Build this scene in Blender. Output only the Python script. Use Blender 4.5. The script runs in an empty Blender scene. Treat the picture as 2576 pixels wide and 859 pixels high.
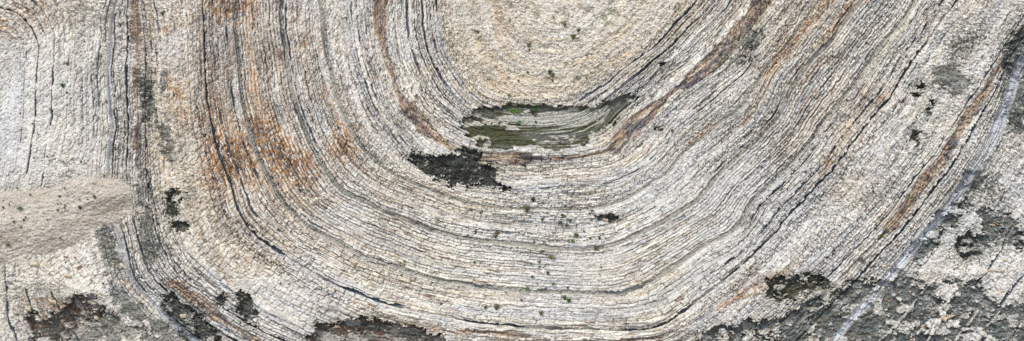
import bpy, bmesh, math, random
import numpy as np
from mathutils import Vector

# ------------------------------------------------------------------ camera, sky, sun, exposure
S = bpy.context.scene
C = S.collection
K = 60.0 / 2576.0                      # metres per drawing unit (the cliff face is 2576 x 859 units, about 60 m x 20 m)
TILT = math.radians(20)                # the face leans back 20 degrees
VX = Vector((1, 0, 0)); VV = Vector((0, math.sin(TILT), math.cos(TILT))); VN = Vector((0, -math.cos(TILT), math.sin(TILT)))
DIST = 90.0
cam = bpy.data.cameras.new('camera'); cam_o = bpy.data.objects.new('camera', cam); C.objects.link(cam_o)
cam.sensor_width = 36.0; cam.lens = 36.0 * DIST / 60.0; cam.clip_end = 3000
cam_o.location = VN * DIST
cam_o.rotation_euler = (math.radians(90) - TILT, 0, 0)
S.camera = cam_o
SUN_EL, SUN_AZ = 58.0, -48.0           # azimuth from the viewing direction's back, negative = light from the left
w = bpy.data.worlds.new('World'); S.world = w; w.use_nodes = True
nt = w.node_tree
sky = nt.nodes.new('ShaderNodeTexSky'); sky.sky_type = 'NISHITA'; sky.sun_disc = False
sky.sun_elevation = math.radians(SUN_EL); sky.sun_rotation = math.radians(180 - SUN_AZ) * -1
sky.dust_density = 2.5
nt.links.new(sky.outputs[0], nt.nodes['Background'].inputs[0]); nt.nodes['Background'].inputs[1].default_value = 0.13
sun = bpy.data.lights.new('sun', 'SUN'); sun.energy = 2.4; sun.angle = math.radians(9); sun.color = (1, .965, .90)
sun_o = bpy.data.objects.new('sun', sun); C.objects.link(sun_o)
_a = math.radians(SUN_AZ); _e = math.radians(SUN_EL)
sdir = Vector((math.sin(_a) * math.cos(_e), -math.cos(_a) * math.cos(_e), math.sin(_e)))
sun_o.rotation_euler = sdir.to_track_quat('Z', 'Y').to_euler()
S.view_settings.view_transform = 'Standard'; S.view_settings.look = 'None'
S.view_settings.exposure = 0.37; S.view_settings.gamma = 1.0

random.seed(7)

# ------------------------------------------------------------------ noise tools
def h32(a, b=0, seed=0):
    a = np.asarray(a).astype(np.int32).view(np.uint32); b = np.asarray(b).astype(np.int32).view(np.uint32)
    with np.errstate(over='ignore'):
        x = a * np.uint32(374761393) + b * np.uint32(668265263) + np.uint32((seed * 974634777) & 0xFFFFFFFF)
        x ^= x >> np.uint32(13); x *= np.uint32(1274126177); x ^= x >> np.uint32(16); x *= np.uint32(2246822519); x ^= x >> np.uint32(15)
    return (x & np.uint32(0xFFFFFF)).astype(np.float32) * np.float32(1 / 0xFFFFFF)
def vnoise(x, y, seed=0):
    xi = np.floor(x); yi = np.floor(y); fx = (x - xi).astype(np.float32); fy = (y - yi).astype(np.float32)
    fx = fx * fx * (3 - 2 * fx); fy = fy * fy * (3 - 2 * fy)
    a = h32(xi, yi, seed); b = h32(xi + 1, yi, seed); c = h32(xi, yi + 1, seed); d = h32(xi + 1, yi + 1, seed)
    return (a * (1 - fx) + b * fx) * (1 - fy) + (c * (1 - fx) + d * fx) * fy
def fbm(x, y, seed=0, octv=4, gain=.5):
    s = 0; a = 1; n = 0
    for o in range(octv):
        s = s + a * vnoise(x * 2 ** o + 17.3 * o, y * 2 ** o - 9.1 * o, seed + o); n += a; a *= gain
    return s / n                        # 0..1
def gfbm(ax, ay, seed=0, octv=4, gain=.5, shx=0.0):
    """the same kind of noise on the regular grid of the face, cheaply"""
    out = 0; a = 1; n = 0
    for o in range(octv):
        x = AX / ax * 2 ** o + 17.3 * o; y = AY / ay * 2 ** o - 9.1 * o
        xi = np.floor(x).astype(int); yi = np.floor(y).astype(int); fx = (x - xi).astype(np.float32); fy = (y - yi).astype(np.float32)
        fx = fx * fx * (3 - 2 * fx); fy = (fy * fy * (3 - 2 * fy))[:, None]
        gx_ = np.arange(xi.min(), xi.max() + 2); gy_ = np.arange(yi.min(), yi.max() + 2)
        L = h32(gx_[None, :], gy_[:, None], seed + o)
        xr = xi - gx_[0]; yr = yi - gy_[0]
        row = L[:, xr] * (1 - fx) + L[:, xr + 1] * fx
        out = out + a * (row[yr] * (1 - fy) + row[yr + 1] * fy); n += a; a *= gain
    return (out / n).astype(np.float32)
def sstep(a, b, x):
    q = np.clip((x - a) / (b - a), 0, 1); return q * q * (3 - 2 * q)
def voronoi(x, y, seed=0, jit=.9):
    """cell id hashes, offset from the cell's point, distance to the nearest edge"""
    xi = np.floor(x); yi = np.floor(y)
    f1 = np.full(x.shape, 9., np.float32); f2 = f1.copy(); ci = np.zeros(x.shape, np.float32); cj = ci.copy(); ox = ci.copy(); oy = ci.copy()
    for dx in (-1, 0, 1):
        for dy in (-1, 0, 1):
            a = xi + dx; b = yi + dy
            px = a + .5 + jit * (h32(a, b, seed) - .5); py = b + .5 + jit * (h32(a, b, seed + 1) - .5)
            ex = (x - px).astype(np.float32); ey = (y - py).astype(np.float32)
            d = ex * ex + ey * ey
            near = d < f1
            f2 = np.where(near, f1, np.minimum(f2, d)); f1 = np.where(near, d, f1)
            ci = np.where(near, a, ci); cj = np.where(near, b, cj); ox = np.where(near, ex, ox); oy = np.where(near, ey, oy)
    return ci, cj, ox, oy, np.sqrt(f2) - np.sqrt(f1)

# ------------------------------------------------------------------ the fold: traced beds and their stratigraphic level
BEDS = [
 (-230, [(1330,-60),(1345,20),(1370,50),(1410,55),(1450,30),(1490,-40)]),
 (-120, [(1225,-60),(1240,30),(1262,90),(1300,135),(1350,152),(1410,150),(1470,130),(1520,95),(1590,30),(1640,-40)]),
 (0, [(1092,-80),(1096,0),(1101,50),(1109,95),(1116,130),(1136,165),(1159,200),(1181,230),(1209,255),(1240,268),(1300,274),(1360,274),(1410,270),(1448,260),(1473,245),(1503,225),(1528,210),(1568,175),(1608,145),(1638,125),(1668,95),(1698,60),(1728,30),(1753,0),(1800,-70)]),
 (45, [(1060,-80),(1061,0),(1063,50),(1071,100),(1084,145),(1104,185),(1121,215),(1144,245),(1169,268),(1200,288),(1260,305),(1340,310),(1430,302),(1498,272),(1518,255),(1548,230),(1588,198),(1628,167),(1648,147),(1683,122),(1708,95),(1733,65),(1773,30),(1798,0),(1850,-70)]),
 (150, [(952,-80),(954,0),(956,50),(961,100),(971,150),(989,190),(1001,230),(1019,270),(1049,300),(1079,330),(1109,355),(1144,375),(1184,388),(1288,394),(1338,397),(1388,397),(1438,395),(1488,388),(1528,378),(1558,355),(1588,322),(1628,290),(1668,255),(1698,222),(1733,200),(1763,175),(1793,155),(1818,130),(1843,100),(1868,65),(1900,30),(1922,0),(1975,-70)]),
 (230, [(880,-80),(881,0),(889,75),(899,140),(916,200),(931,240),(949,280),(974,320),(999,355),(1035,395),(1090,430),(1170,462),(1289,477),(1359,474),(1459,467),(1529,460),(1559,449),(1603,429),(1633,405),(1653,385),(1678,360),(1703,325),(1738,295),(1788,255),(1838,210),(1868,188),(1905,145),(1950,90),(1985,45),(2015,0),(2065,-70)]),
 (310, [(802,-80),(806,0),(811,65),(819,125),(831,175),(841,225),(859,275),(879,320),(904,360),(934,395),(964,422),(1009,449),(1059,469),(1109,489),(1159,504),(1209,514),(1284,522),(1359,525),(1434,525),(1509,520),(1559,507),(1599,486),(1639,459),(1683,430),(1713,390),(1763,350),(1813,305),(1863,268),(1888,230),(1913,190),(1932,160),(1962,135),(1987,100),(2012,65),(2037,30),(2060,0),(2110,-70)]),
 (420, [(704,-80),(706,0),(709,75),(719,150),(726,200),(736,250),(751,295),(764,330),(781,370),(799,400),(819,430),(840,460),(859,479),(909,504),(959,529),(1019,554),(1084,579),(1159,599),(1234,608),(1309,616),(1384,624),(1459,628),(1534,619),(1584,599),(1639,574),(1684,550),(1717,529),(1747,509),(1772,484),(1808,440),(1848,402),(1878,375),(1913,345),(1932,322),(1958,292),(1974,260),(1984,235),(2007,200),(2027,170),(2047,145),(2082,110),(2107,75),(2132,40),(2167,0),(2220,-70)]),
 (545, [(590,-80),(592,0),(593,65),(595,115),(602,215),(607,260),(620,310),(633,360),(644,385),(662,425),(682,460),(704,500),(750,549),(800,586),(859,615),(889,632),(934,650),(984,669),(1034,687),(1084,702),(1159,714),(1234,724),(1309,730),(1384,735),(1459,738),(1540,738),(1599,727),(1639,706),(1669,684),(1717,658),(1752,629),(1792,606),(1822,595),(1852,572),(1872,546),(1882,519),(1907,489),(1942,459),(1972,429),(2007,390),(2042,350),(2062,315),(2097,272),(2132,230),(2157,195),(2182,155),(2212,115),(2242,80),(2272,45),(2297,0),(2345,-70)]),
 (630, [(511,-80),(512,0),(513,50),(513,100),(516,165),(517,220),(522,270),(528,310),(537,350),(548,385),(565,429),(580,465),(592,509),(610,549),(635,584),(660,606),(690,630),(745,660),(780,681),(810,699),(859,722),(899,739),(949,757),(989,767),(1019,775),(1069,785),(1134,799),(1209,812),(1284,819),(1359,825),(1434,828),(1509,830),(1584,831),(1639,827),(1679,812),(1717,785),(1747,764),(1777,735),(1807,714),(1837,689),(1867,664),(1890,643),(1925,608),(1950,585),(1977,548),(2017,509),(2042,479),(2067,454),(2097,425),(2127,382),(2152,350),(2182,310),(2207,280),(2232,250),(2252,215),(2272,182),(2292,150),(2322,113),(2347,75),(2372,40),(2402,0),(2450,-70)]),
 (800, [(335,-80),(340,0),(345,60),(347,130),(345,190),(343,260),(343,340),(340,420),(345,480),(355,550),(370,610),(393,665),(425,712),(455,738),(495,765),(545,800),(605,838),(700,880),(900,950),(1300,1000),(1700,975),(1900,895),(2020,800),(2100,715),(2137,684),(2160,654),(2190,627),(2225,592),(2257,559),(2282,524),(2310,482),(2342,439),(2372,405),(2397,365),(2422,325),(2440,290),(2464,255),(2486,220),(2507,185),(2530,145),(2565,90),(2620,0)]),
 (862, [(310,-80),(302,0),(288,40),(286,100),(279,150),(278,200),(280,240),(283,280),(285,325),(279,365),(273,425),(274,470),(278,514),(290,559),(302,599),(312,644),(327,689),(350,729),(380,759),(405,789),(430,812),(465,839),(500,862),(620,920),(900,1005),(1300,1060),(1750,1030),(1960,960),(2087,859),(2127,808),(2167,766),(2197,731),(2222,704),(2257,664),(2292,624),(2327,579),(2357,549),(2382,514),(2407,479),(2432,437),(2462,390),(2487,345),(2509,295),(2530,245),(2552,195),(2585,130),(2650,20)]),
 (1010, [(60,-10),(100,20),(125,50),(138,90),(138,150),(133,190),(132,250),(130,300),(122,350),(112,410),(105,470),(100,540),(105,620),(120,700),(150,780),(195,860),(400,1010),(2250,960),(2370,810),(2425,745),(2462,709),(2490,674),(2517,630),(2540,587),(2567,544),(2610,480),(2680,360)]),
 (1055, [(0,22),(42,35),(70,62),(90,95),(97,135),(93,170),(90,225),(88,275),(87,310),(81,350),(70,410),(60,470),(54,540),(54,620),(60,700),(75,770),(105,859),(260,1030),(2400,960),(2460,850),(2500,800),(2540,742),(2576,695),(2640,600)]),
 (1095, [(-60,40),(0,62),(35,74),(55,95),(66,130),(62,200),(60,270),(55,350),(45,420),(28,500),(18,600),(16,700),(20,790),(45,870),(150,1060),(2520,960),(2576,800),(2640,720)]),
]
cp = np.array([(x, y, t) for t, pl in BEDS for (x, y) in pl], np.float64)
SC = 1000.0
def tps_fit(P, v, lam=2e-4):
    n = len(P); d = np.linalg.norm(P[:, None] - P[None], axis=2)
    Km = np.where(d > 0, d * d * np.log(np.maximum(d, 1e-12)), 0) + lam * np.eye(n)
    A = np.zeros((n + 3, n + 3)); A[:n, :n] = Km; A[:n, n] = 1; A[:n, n+1:] = P; A[n, :n] = 1; A[n+1:, :n] = P.T
    return np.linalg.solve(A, np.concatenate([v, np.zeros(3)]))
P = cp[:, :2] / SC
cw = tps_fit(P, cp[:, 2] / SC)
GS = 10.0                                # coarse grid spacing
GX = np.arange(-1100, 3700, GS); GY = np.arange(-420, 1340, GS)
gx, gy = np.meshgrid(GX, GY)
Q = np.stack([gx.ravel(), gy.ravel()], 1) / SC
T = np.zeros(len(Q))
for i in range(0, len(Q), 8000):
    d = np.linalg.norm(Q[i:i+8000, None] - P[None], axis=2)
    T[i:i+8000] = np.where(d > 0, d * d * np.log(np.maximum(d, 1e-12)), 0) @ cw[:len(P)]
T = ((T + cw[len(P)] + Q @ cw[len(P)+1:]) * SC).reshape(gx.shape)
# a coordinate that runs along the beds (Poisson solve on the mirrored grid)
ty, tx = np.gradient(T, GS); m = np.hypot(tx, ty) + 1e-3
Fx, Fy = ty / m, -tx / m
Ex = np.block([[Fx, -Fx[:, ::-1]], [Fx[::-1], -Fx[::-1, ::-1]]]); Ey = np.block([[Fy, Fy[:, ::-1]], [-Fy[::-1], -Fy[::-1, ::-1]]])
kx = np.fft.fftfreq(Ex.shape[1], GS) * 2 * np.pi; ky = np.fft.fftfreq(Ex.shape[0], GS) * 2 * np.pi
KX, KY = np.meshgrid(kx, ky); k2 = KX ** 2 + KY ** 2; k2[0, 0] = 1
SS = np.real(np.fft.ifft2((1j * KX * np.fft.fft2(Ex) + 1j * KY * np.fft.fft2(Ey)) / -k2))[:len(GY), :len(GX)]

def cubw(grid0, gs, n, xs):
    W = np.zeros((len(xs), n), np.float32); p = (xs - grid0) / gs; i = np.floor(p).astype(int); f = p - i
    ws = [-.5*f**3+f**2-.5*f, 1.5*f**3-2.5*f**2+1, -1.5*f**3+2*f**2+.5*f, .5*f**3-.5*f**2]
    for q in range(4): W[np.arange(len(xs)), np.clip(i - 1 + q, 0, n - 1)] += ws[q]
    return W
def axis(lo, hi, a, b, step, grow=1.06, mx=12):
    mid = list(np.arange(a, b + step * .5, step)); out = []; p, st = mid[-1], step
    while p < hi: st = min(st * grow, mx); p += st; out.append(p)
    pre = []; p, st = mid[0], step
    while p > lo: st = min(st * grow, mx); p -= st; pre.append(p)
    return np.array(pre[::-1] + mid + out)
STEP = 1.0
AX = axis(-1000, 3576, -60, 2636, STEP); AY = axis(-320, 1240, -40, 899, STEP)
NX, NY = len(AX), len(AY)
WX = cubw(GX[0], GS, len(GX), AX); WY = cubw(GY[0], GS, len(GY), AY)
t = (WY @ T.astype(np.float32) @ WX.T); s = (WY @ SS.astype(np.float32) @ WX.T)
X, Y = np.meshgrid(AX.astype(np.float32), AY.astype(np.float32))
q = np.degrees(np.arctan2(Y + 50, 1380 - X))      # fold angle: 0 left limb, 90 trough, 180 right limb
q = np.where(q < -90, q + 360, q)
n_lo = gfbm(160, 160, 11, 4)
n_md = gfbm(42, 42, 21, 4)
n_hi = gfbm(9, 9, 31, 3)
t = t + 5 * (gfbm(70, 70, 41, 3) - .5) + 3.2 * (gfbm(14, 14, 45, 2) - .5) + 2.0 * (n_hi - .5)

# ------------------------------------------------------------------ broad zones
def poly_sd(pts):
    """signed distance (positive inside) to a polygon, -999 away from it"""
    pts = np.array(pts, np.float32); out = np.full(X.shape, -999, np.float32)
    x0, y0 = pts.min(0) - 60; x1, y1 = pts.max(0) + 60
    ix = slice(*np.searchsorted(AX, (x0, x1))); iy = slice(*np.searchsorted(AY, (y0, y1)))
    x = X[iy, ix]; y = Y[iy, ix]; d = np.full(x.shape, 1e9, np.float32); ins = np.zeros(x.shape, bool)
    for a, b in zip(pts, np.roll(pts, -1, 0)):
        e = b - a; wx = x - a[0]; wy = y - a[1]
        u = np.clip((wx * e[0] + wy * e[1]) / (e @ e + 1e-6), 0, 1)
        d = np.minimum(d, (wx - u * e[0]) ** 2 + (wy - u * e[1]) ** 2)
        c = ((a[1] <= y) != (b[1] <= y)) & (x < (b[0] - a[0]) * (y - a[1]) / (b[1] - a[1] + 1e-9) + a[0])
        ins ^= c
    d = np.sqrt(d); out[iy, ix] = np.where(ins, d, -d); return out
def line_d(pts):
    pts = np.array(pts, np.float32); out = np.full(X.shape, 999, np.float32)
    x0, y0 = pts.min(0) - 50; x1, y1 = pts.max(0) + 50
    ix = slice(*np.searchsorted(AX, (x0, x1))); iy = slice(*np.searchsorted(AY, (y0, y1)))
    x = X[iy, ix]; y = Y[iy, ix]; d = np.full(x.shape, 1e9, np.float32)
    for a, b in zip(pts[:-1], pts[1:]):
        e = b - a; wx = x - a[0]; wy = y - a[1]
        u = np.clip((wx * e[0] + wy * e[1]) / (e @ e + 1e-6), 0, 1)
        d = np.minimum(d, (wx - u * e[0]) ** 2 + (wy - u * e[1]) ** 2)
    out[iy, ix] = np.sqrt(d); return out
def blob(cx, cy, rx, ry, ang=0):
    a = math.radians(ang); dx = X - cx; dy = Y - cy
    u = (dx * math.cos(a) + dy * math.sin(a)) / rx; v = (-dx * math.sin(a) + dy * math.cos(a)) / ry
    return np.exp(-(u * u + v * v))

CORE = sstep(26, -44, t + 30 * (gfbm(50, 50, 471, 3) - .5))                                     # inner, fine fragments, warm cream
LEFT = sstep(868, 890, t) * sstep(700, 560, X)              # beds left of the gully
# rust colour strength
rust = np.zeros_like(t)
for b in [(575,10,55,30,0,1.1),(705,395,95,55,45,.95),(560,380,60,22,65,.9),(610,420,70,25,60,.8),(755,400,50,25,20,.8),(640,340,40,60,60,.6),(950,60,20,90,0,.6),(860,330,50,30,60,.6),(620,60,40,90,0,.6),(545,60,30,90,0,.35),(815,235,35,40,60,.45),(868,380,45,45,60,.8),(560,420,60,60,60,.7),
          (640,250,25,120,-10,.45),(735,60,25,60,0,.3),(790,80,25,50,0,.4),(90,25,60,40,20,.6),(15,75,30,20,0,.7),(445,245,25,60,-8,.7),(430,70,50,60,0,.45),
          (1935,170,60,10,-52,1.1),(2050,35,60,18,-50,1.0),(2140,20,70,22,-50,.8),(2075,105,70,12,-52,.8),(1985,115,60,10,-50,.8),
          (1920,715,70,16,-32,.9),(1830,760,70,14,-35,.6),(2235,540,70,25,-50,.5),(2170,270,60,30,-50,.35),(2110,350,80,20,-55,.4),
          (1760,345,80,12,-42,.7),(1880,300,50,10,-45,.6),(2060,430,90,20,-50,.35),(470,745,60,20,40,.6),(160,770,120,22,15,.6),(340,740,90,30,40,.4),
          (1500,440,60,20,-10,.3),(930,440,60,12,30,.3),(1000,820,120,16,10,.45),(1170,835,160,14,5,.5),(1260,60,25,80,-10,.45),(1150,60,20,100,-10,.4),(1560,110,40,60,40,.3),
          (2420,40,50,30,-40,.45),(2480,380,60,20,-60,.4),(760,180,20,60,-10,.3),(570,640,60,60,50,.25)]:
    rust += b[5] * blob(*b[:5])
rust *= 1.0
rust = np.clip(rust, 0, 1.2)
# soft dusty areas, where the bedding is half buried
BOT = np.clip(blob(1150,848,400,26,3) + blob(960,812,150,16,12) + blob(1640,862,160,26) + blob(1240,850,60,30) + blob(170,800,170,40,8) + blob(500,380,0.1,.1), 0, 1)
dust = np.clip(blob(1475,668,95,32,-10)*.9 + blob(1430,600,60,60)*.35 + blob(60,330,60,190,0)*.9 + blob(335,160,34,18,0) + blob(230,395,60,50)*.45
        + blob(1420,40,150,90)*.35 + blob(300,445,60,30)*.6 + blob(330,800,170,55,15)*.55 + blob(880,590,60,26,30)*.3
        + blob(1990,600,60,12,-45)*.4 + blob(1870,410,40,60,45)*.3 + blob(1545,640,40,60,30)*.4 + blob(700,560,50,30,40)*.3, 0, 1)
grey = np.clip(blob(245,230,14,150,0)*.8 + blob(365,190,35,90)*.45 + blob(50,340,26,22)*1.3 + blob(370,255,26,40)*.7 + blob(415,200,10,40,8)*1.0 + blob(415,330,26,60)*.7
        + blob(330,330,14,120)*.3 + blob(360,440,26,70,-8)*.7 + blob(1450,640,110,45)*.35 + blob(370,600,34,80,-10)*.75 + blob(262,590,26,70,-12)*1.1 + blob(200,600,40,20,-30)*.7 + blob(110,650,60,16,-10)*.5
        + blob(300,700,60,60,40)*.5 + blob(440,800,70,60,40)*.7 + blob(2420,100,70,90,40)*.7 + blob(2560,190,60,160,10)*1.0 + blob(2440,620,120,90,-40)*.7
        + blob(1900,95,60,24,-48)*.9 + blob(2050,760,160,50,-20)*.5 + blob(1010,545,110,30,25)*.3 + blob(1680,130,26,12)*.4 + blob(1420,30,60,30)*.5
        + blob(2500,470,40,60,-30)*.6 + blob(170,800,120,40,10)*.6 + blob(930,565,50,14,25)*.5 + blob(500,830,80,40)*.6 + blob(2560,830,160,60)*.6, 0, 1)

def prof(v, pts): return np.interp(v, [p[0] for p in pts], [p[1] for p in pts]).astype(np.float32)
LPROF = [(-60,0),(0,.05),(10,.5),(48,.85),(108,.8),(124,.2),(172,.15),(178,.5),(240,.55),(250,.22),(300,.2),(318,.45),(400,.5),(432,.8),(440,1),(535,1),(552,.5),(620,.6),(632,.4),(660,.28),(735,.3),(750,.95),(860,1),(885,.8),(925,.3),(1000,.2),(1100,.2),(1400,.3)]

# ------------------------------------------------------------------ beds and blocks
rng = np.random.RandomState(5)
bnd = [-420.0]
while bnd[-1] < 2200:
    v = bnd[-1]
    if v < -5: wd = rng.uniform(4, 8)
    elif 50 < v < 128: wd = rng.uniform(5, 9)
    elif 435 < v < 535: wd = rng.uniform(7.0, 9.5)
    elif 555 < v < 625: wd = rng.uniform(6, 12)
    elif 745 < v < 850: wd = rng.uniform(4.5, 8)
    else: wd = rng.uniform(4.5, 11) if rng.rand() > .15 else rng.uniform(10, 15)
    bnd.append(v + wd)
bnd = np.array(bnd, np.float32)
tb = t + 3.0 * (n_md - .5)
k = np.clip(np.searchsorted(bnd, tb.ravel()).reshape(t.shape) - 1, 0, len(bnd) - 2)
wk = bnd[k + 1] - bnd[k]; u = (tb - bnd[k]) / wk
edge_t = np.minimum(u, 1 - u) * wk
asp = .9 + 1.5 * h32(k, 0, 3)
Lk = wk * asp
sj = (s + 4 * (gfbm(26, 26, 61, 2) - .5)) / Lk + 100 * h32(k, 0, 5)
j = np.floor(sj); f = sj - j
bl = .30 * (h32(j, k, 8) - .5) * 2 * .8; br = 1 + .30 * (h32(j + 1, k, 8) - .5) * 2 * .8
j = np.where(f < bl, j - 1, np.where(f > br, j + 1, j))
lb = j + .30 * (h32(j, k, 8) - .5) * 1.6; rb = j + 1 + .30 * (h32(j + 1, k, 8) - .5) * 1.6
v = (sj - lb) / (rb - lb)
edge_s = np.minimum(v, 1 - v) * (rb - lb) * Lk
LN = prof(t, LPROF)
A = h32(j, k, 12); B = h32(j, k, 13); D = h32(j, k, 14); E = h32(j, k, 15)
# finer fracture cells, stretched along the beds
c1, c2, ox, oy, e2 = voronoi(s / 5.2 + .5 * n_hi, t / 3.7, 71)
a1 = h32(c1, c2, 72); a2 = h32(c1, c2, 73); a3 = h32(c1, c2, 74); a4 = h32(c1, c2, 75)
f1_, f2_, fx_, fy_, ef = voronoi(s / 13 + .4 * n_hi, t / 3.0, 76)
FL = sstep(.4, .6, prof(q, [(-60,.15),(35,.2),(55,.5),(70,.8),(110,.8),(125,.5),(150,.35),(220,.3)]) + .6 * (n_md - .5)) > .5
a1 = np.where(FL, h32(f1_, f2_, 72), a1); a2 = np.where(FL, h32(f1_, f2_, 73), a2); a3 = np.where(FL, h32(f1_, f2_, 74), a3); a4 = np.where(FL, h32(f1_, f2_, 75), a4)
ox = np.where(FL, fx_, ox); oy = np.where(FL, fy_, oy); e2 = np.where(FL, ef, e2); idc = np.where(FL, h32(f1_, f2_, 77), h32(c1, c2, 77))
# rubble cells of two sizes
r1, r2, px, py, e3 = voronoi(X / 9.5 + 2 * n_md, Y / 8 + 2 * n_lo, 81)
g1 = h32(r1, r2, 82); g2 = h32(r1, r2, 83); g3 = h32(r1, r2, 84); g4 = h32(r1, r2, 85)
m1, m2, mx_, my_, e4 = voronoi(X / 3.9, Y / 3.4, 91)
b1 = h32(m1, m2, 92); b2 = h32(m1, m2, 93); b3 = h32(m1, m2, 94)

RUB = np.clip(CORE * .55 + sstep(.52, .66, n_lo) * .55 * sstep(620, 700, t) + blob(2400,130,150,150,-40)*.8 + blob(2300,420,80,220,35)*.4 + blob(110,770,170,100,0)*.9
              + blob(180,200,90,200)*.35 + blob(2450,640,160,160)*.6 + blob(1100,840,300,40,5)*.6 + blob(2100,800,250,60)*.5 + dust * .5, 0, 1)
rubm = sstep(.35, .65, RUB + .35 * (n_md - .5) + .25 * (g1 - .5))
rough = .60 * (.62 + .7 * n_lo) * (1 - .15 * CORE) * (1 - .6 * dust) * (.62 + .65 * sstep(.3, .7, fbm(s / 170, t / 22, 541, 3)))

hb = (A - .5) * .19 + (B - .5) * .17 * (u - .5) + (D - .5) * .16 * (v - .5) + (h32(k, 0, 17) - .5) * .10
joint = np.maximum(sstep(1.7, .4, edge_s) * (E > .2), 0)
part = sstep(1.5, .3, edge_t) * (h32(j, k, 19) > .4 - .4 * LN)
hb -= .15 * joint + .09 * part
GR = 1 - .72 * sstep(.50, .60, fbm(s / 90, t / 15, 701, 4) + .1 * (A - .5)) * (1 - .4 * CORE)
hb += GR * ((b1 - .5) * .07 - .05 * sstep(.2, 0, e4) + .03 * ((b2 - .5) * mx_ + (b3 - .5) * my_) * 4)
hb += (a1 - .5) * .085 * (.4 + .6 * GR) + .014 * ((a2 - .5) * ox + (a3 - .5) * oy) * 8 - .06 * sstep(.16, .0, e2)
hr = (g1 - .5) * .17 + .08 * ((g2 - .5) * px + (g3 - .5) * py) * 3 - .09 * sstep(.22, 0, e3) + (b1 - .5) * .075 - .045 * sstep(.2, 0, e4) + .05 * ((b2 - .5) * mx_ + (b3 - .5) * my_) * 4
H = rough * (hb * (1 - rubm) + hr * rubm)
H += 1.6 * (gfbm(330, 330, 101, 3) - .5) + .42 * (gfbm(75, 75, 111, 4) - .5) + .035 * (gfbm(3, 3, 121, 2) - .5)
H += .10 * CORE * (gfbm(22, 22, 131, 4) - .5)

# ------------------------------------------------------------------ colours (albedo of rock, stain, dust and mud)
def col(*c): return np.array(c, np.float32)
WHITE = col(.82, .80, .72); CREAM = col(.79, .72, .545); PINK = col(.57, .53, .50); GREYR = col(.42, .41, .39); TAN = col(.46, .33, .21)
RUST = col(.40, .20, .09); ORANGE = col(.56, .32, .11); DBROWN = col(.12, .07, .05); SLATE = col(.085, .105, .13); SHALE = col(.17, .18, .175)
BUFF = col(.43, .41, .35); BLUED = col(.52, .545, .58); OLIVE = col(.078, .081, .042); MUDG = col(.105, .11, .092); MUDL = col(.33, .33, .29); SCREE = col(.50, .455, .385)
RGB = np.zeros(X.shape + (3,), np.float32)
def mixc(c, m):
    global RGB
    m = np.clip(m, 0, 1)[..., None].astype(np.float32); RGB = RGB * (1 - m) + c * m
small = (rubm > .5)
id1 = np.where(small, np.where(CORE > .5, .96 * h32(m1, m2, 95), .35 * g4 + .65 * b3), a4); id2 = np.where(small, b1, idc); idb = np.where(CORE > .5, .5 + .5 * (b3 - .5), np.where(small, g2, B))
RGB[:] = WHITE
warm = np.clip(.62 + 1.3 * (n_lo - .5) + .55 * CORE + .25 * LEFT + .35 * sstep(500, 800, Y) * sstep(1300, 500, X) - .3 * sstep(1450, 2000, X) , 0, 1)
mixc(CREAM, warm * (.35 + .5 * (idb - .2)))
mixc(PINK, sstep(.72, .8, id2) * .35)
mixc(col(.60, .57, .50), sstep(.35, .2, np.where(small, g3, A)) * .5 * (1 - CORE))
mixc(GREYR, sstep(.84, .9, id2) * .7)
mixc(TAN, sstep(.80, .86, id1 + .22 * (n_md - .5) + .12 * rust) * (.8 + .2 * CORE))
mixc(DBROWN, sstep(.93, .97, id1 + .1 * (n_md - .5)) * .8 * (1 - .6 * CORE))
st1 = fbm(s / 190, t / 7.5, 401, 3); st2 = fbm(s / 120, t / 16, 411, 3); st3 = fbm(s / 26, t / 2.1, 421, 3); st4 = fbm(s / 60, t / 3.4, 431, 3)
mixc(col(.44, .465, .475), sstep(.49, .66, st1 + .12 * (n_md - .5)) * .55)
mixc(col(.59, .51, .37), sstep(.48, .64, st2 + .12 * (n_lo - .5)) * (.42 + .3 * CORE))
mixc(col(.68, .575, .43), sstep(120, -10, t) * .36)
cool = np.clip(blob(30, 250, 150, 260) * .7 + blob(330, 700, 160, 120) * .5 + blob(2576, 500, 330, 500) * .8 + blob(2000, 500, 260, 260) * .35 + blob(300, 250, 60, 300) * .4, 0, 1)
mixc(col(.60, .635, .67), cool * .38)
mixc(col(.64, .52, .37), CORE * sstep(.5, .66, fbm(s / 60, t / 20, 561, 4)) * .4)
mixc(col(.70, .68, .62), CORE * sstep(.50, .62, fbm(s / 110, t / 10, 563, 4)) * .6)
mixc(col(.36, .31, .25), CORE * (h32(m1, m2, 97) > .86) * .4)
mixc(col(.52, .50, .45), CORE * sstep(.55, .68, fbm(s / 40, t / 6, 571, 4)) * .6)
mixc(col(.20, .21, .13), CORE * sstep(.69, .73, fbm(X / 28, Y / 20, 581, 4)) * .7)
H += CORE * .12 * (fbm(s / 70, t / 9, 591, 4) - .5)
mixc(col(.40, .33, .32), sstep(.56, .72, st4) * .3 * (1 - .7 * CORE))
mixc(col(.27, .29, .31), sstep(.60, .70, st3) * .2 * (1 - .7 * rubm) * (1 - .5 * dust))
mixc(col(.62, .64, .65), sstep(.46, .62, gfbm(200, 120, 441, 3) + .12 * (st1 - .5)) * .35 * (1 - CORE))
rdiff = np.clip(rust, 0, 1) * sstep(.42, .58, fbm(s / 45, t / 5, 451, 4) + .12 * (rust - .5)) * sstep(.35, .6, A)
mixc(col(.66, .43, .20), rdiff * .7 * (id2 > .3))
wid = blob(640,200,230,300)*.5 + blob(640,400,200,120,35)*.6 + blob(1250,120,60,160)*.3 + blob(2050,180,220,160,-45)*.35 + blob(1900,700,120,40,-30)*.4 + blob(60,60,120,50)*.5
mixc(col(.66, .48, .29), wid * sstep(.45, .62, fbm(s / 80, t / 12, 521, 4)) * .8)
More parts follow.
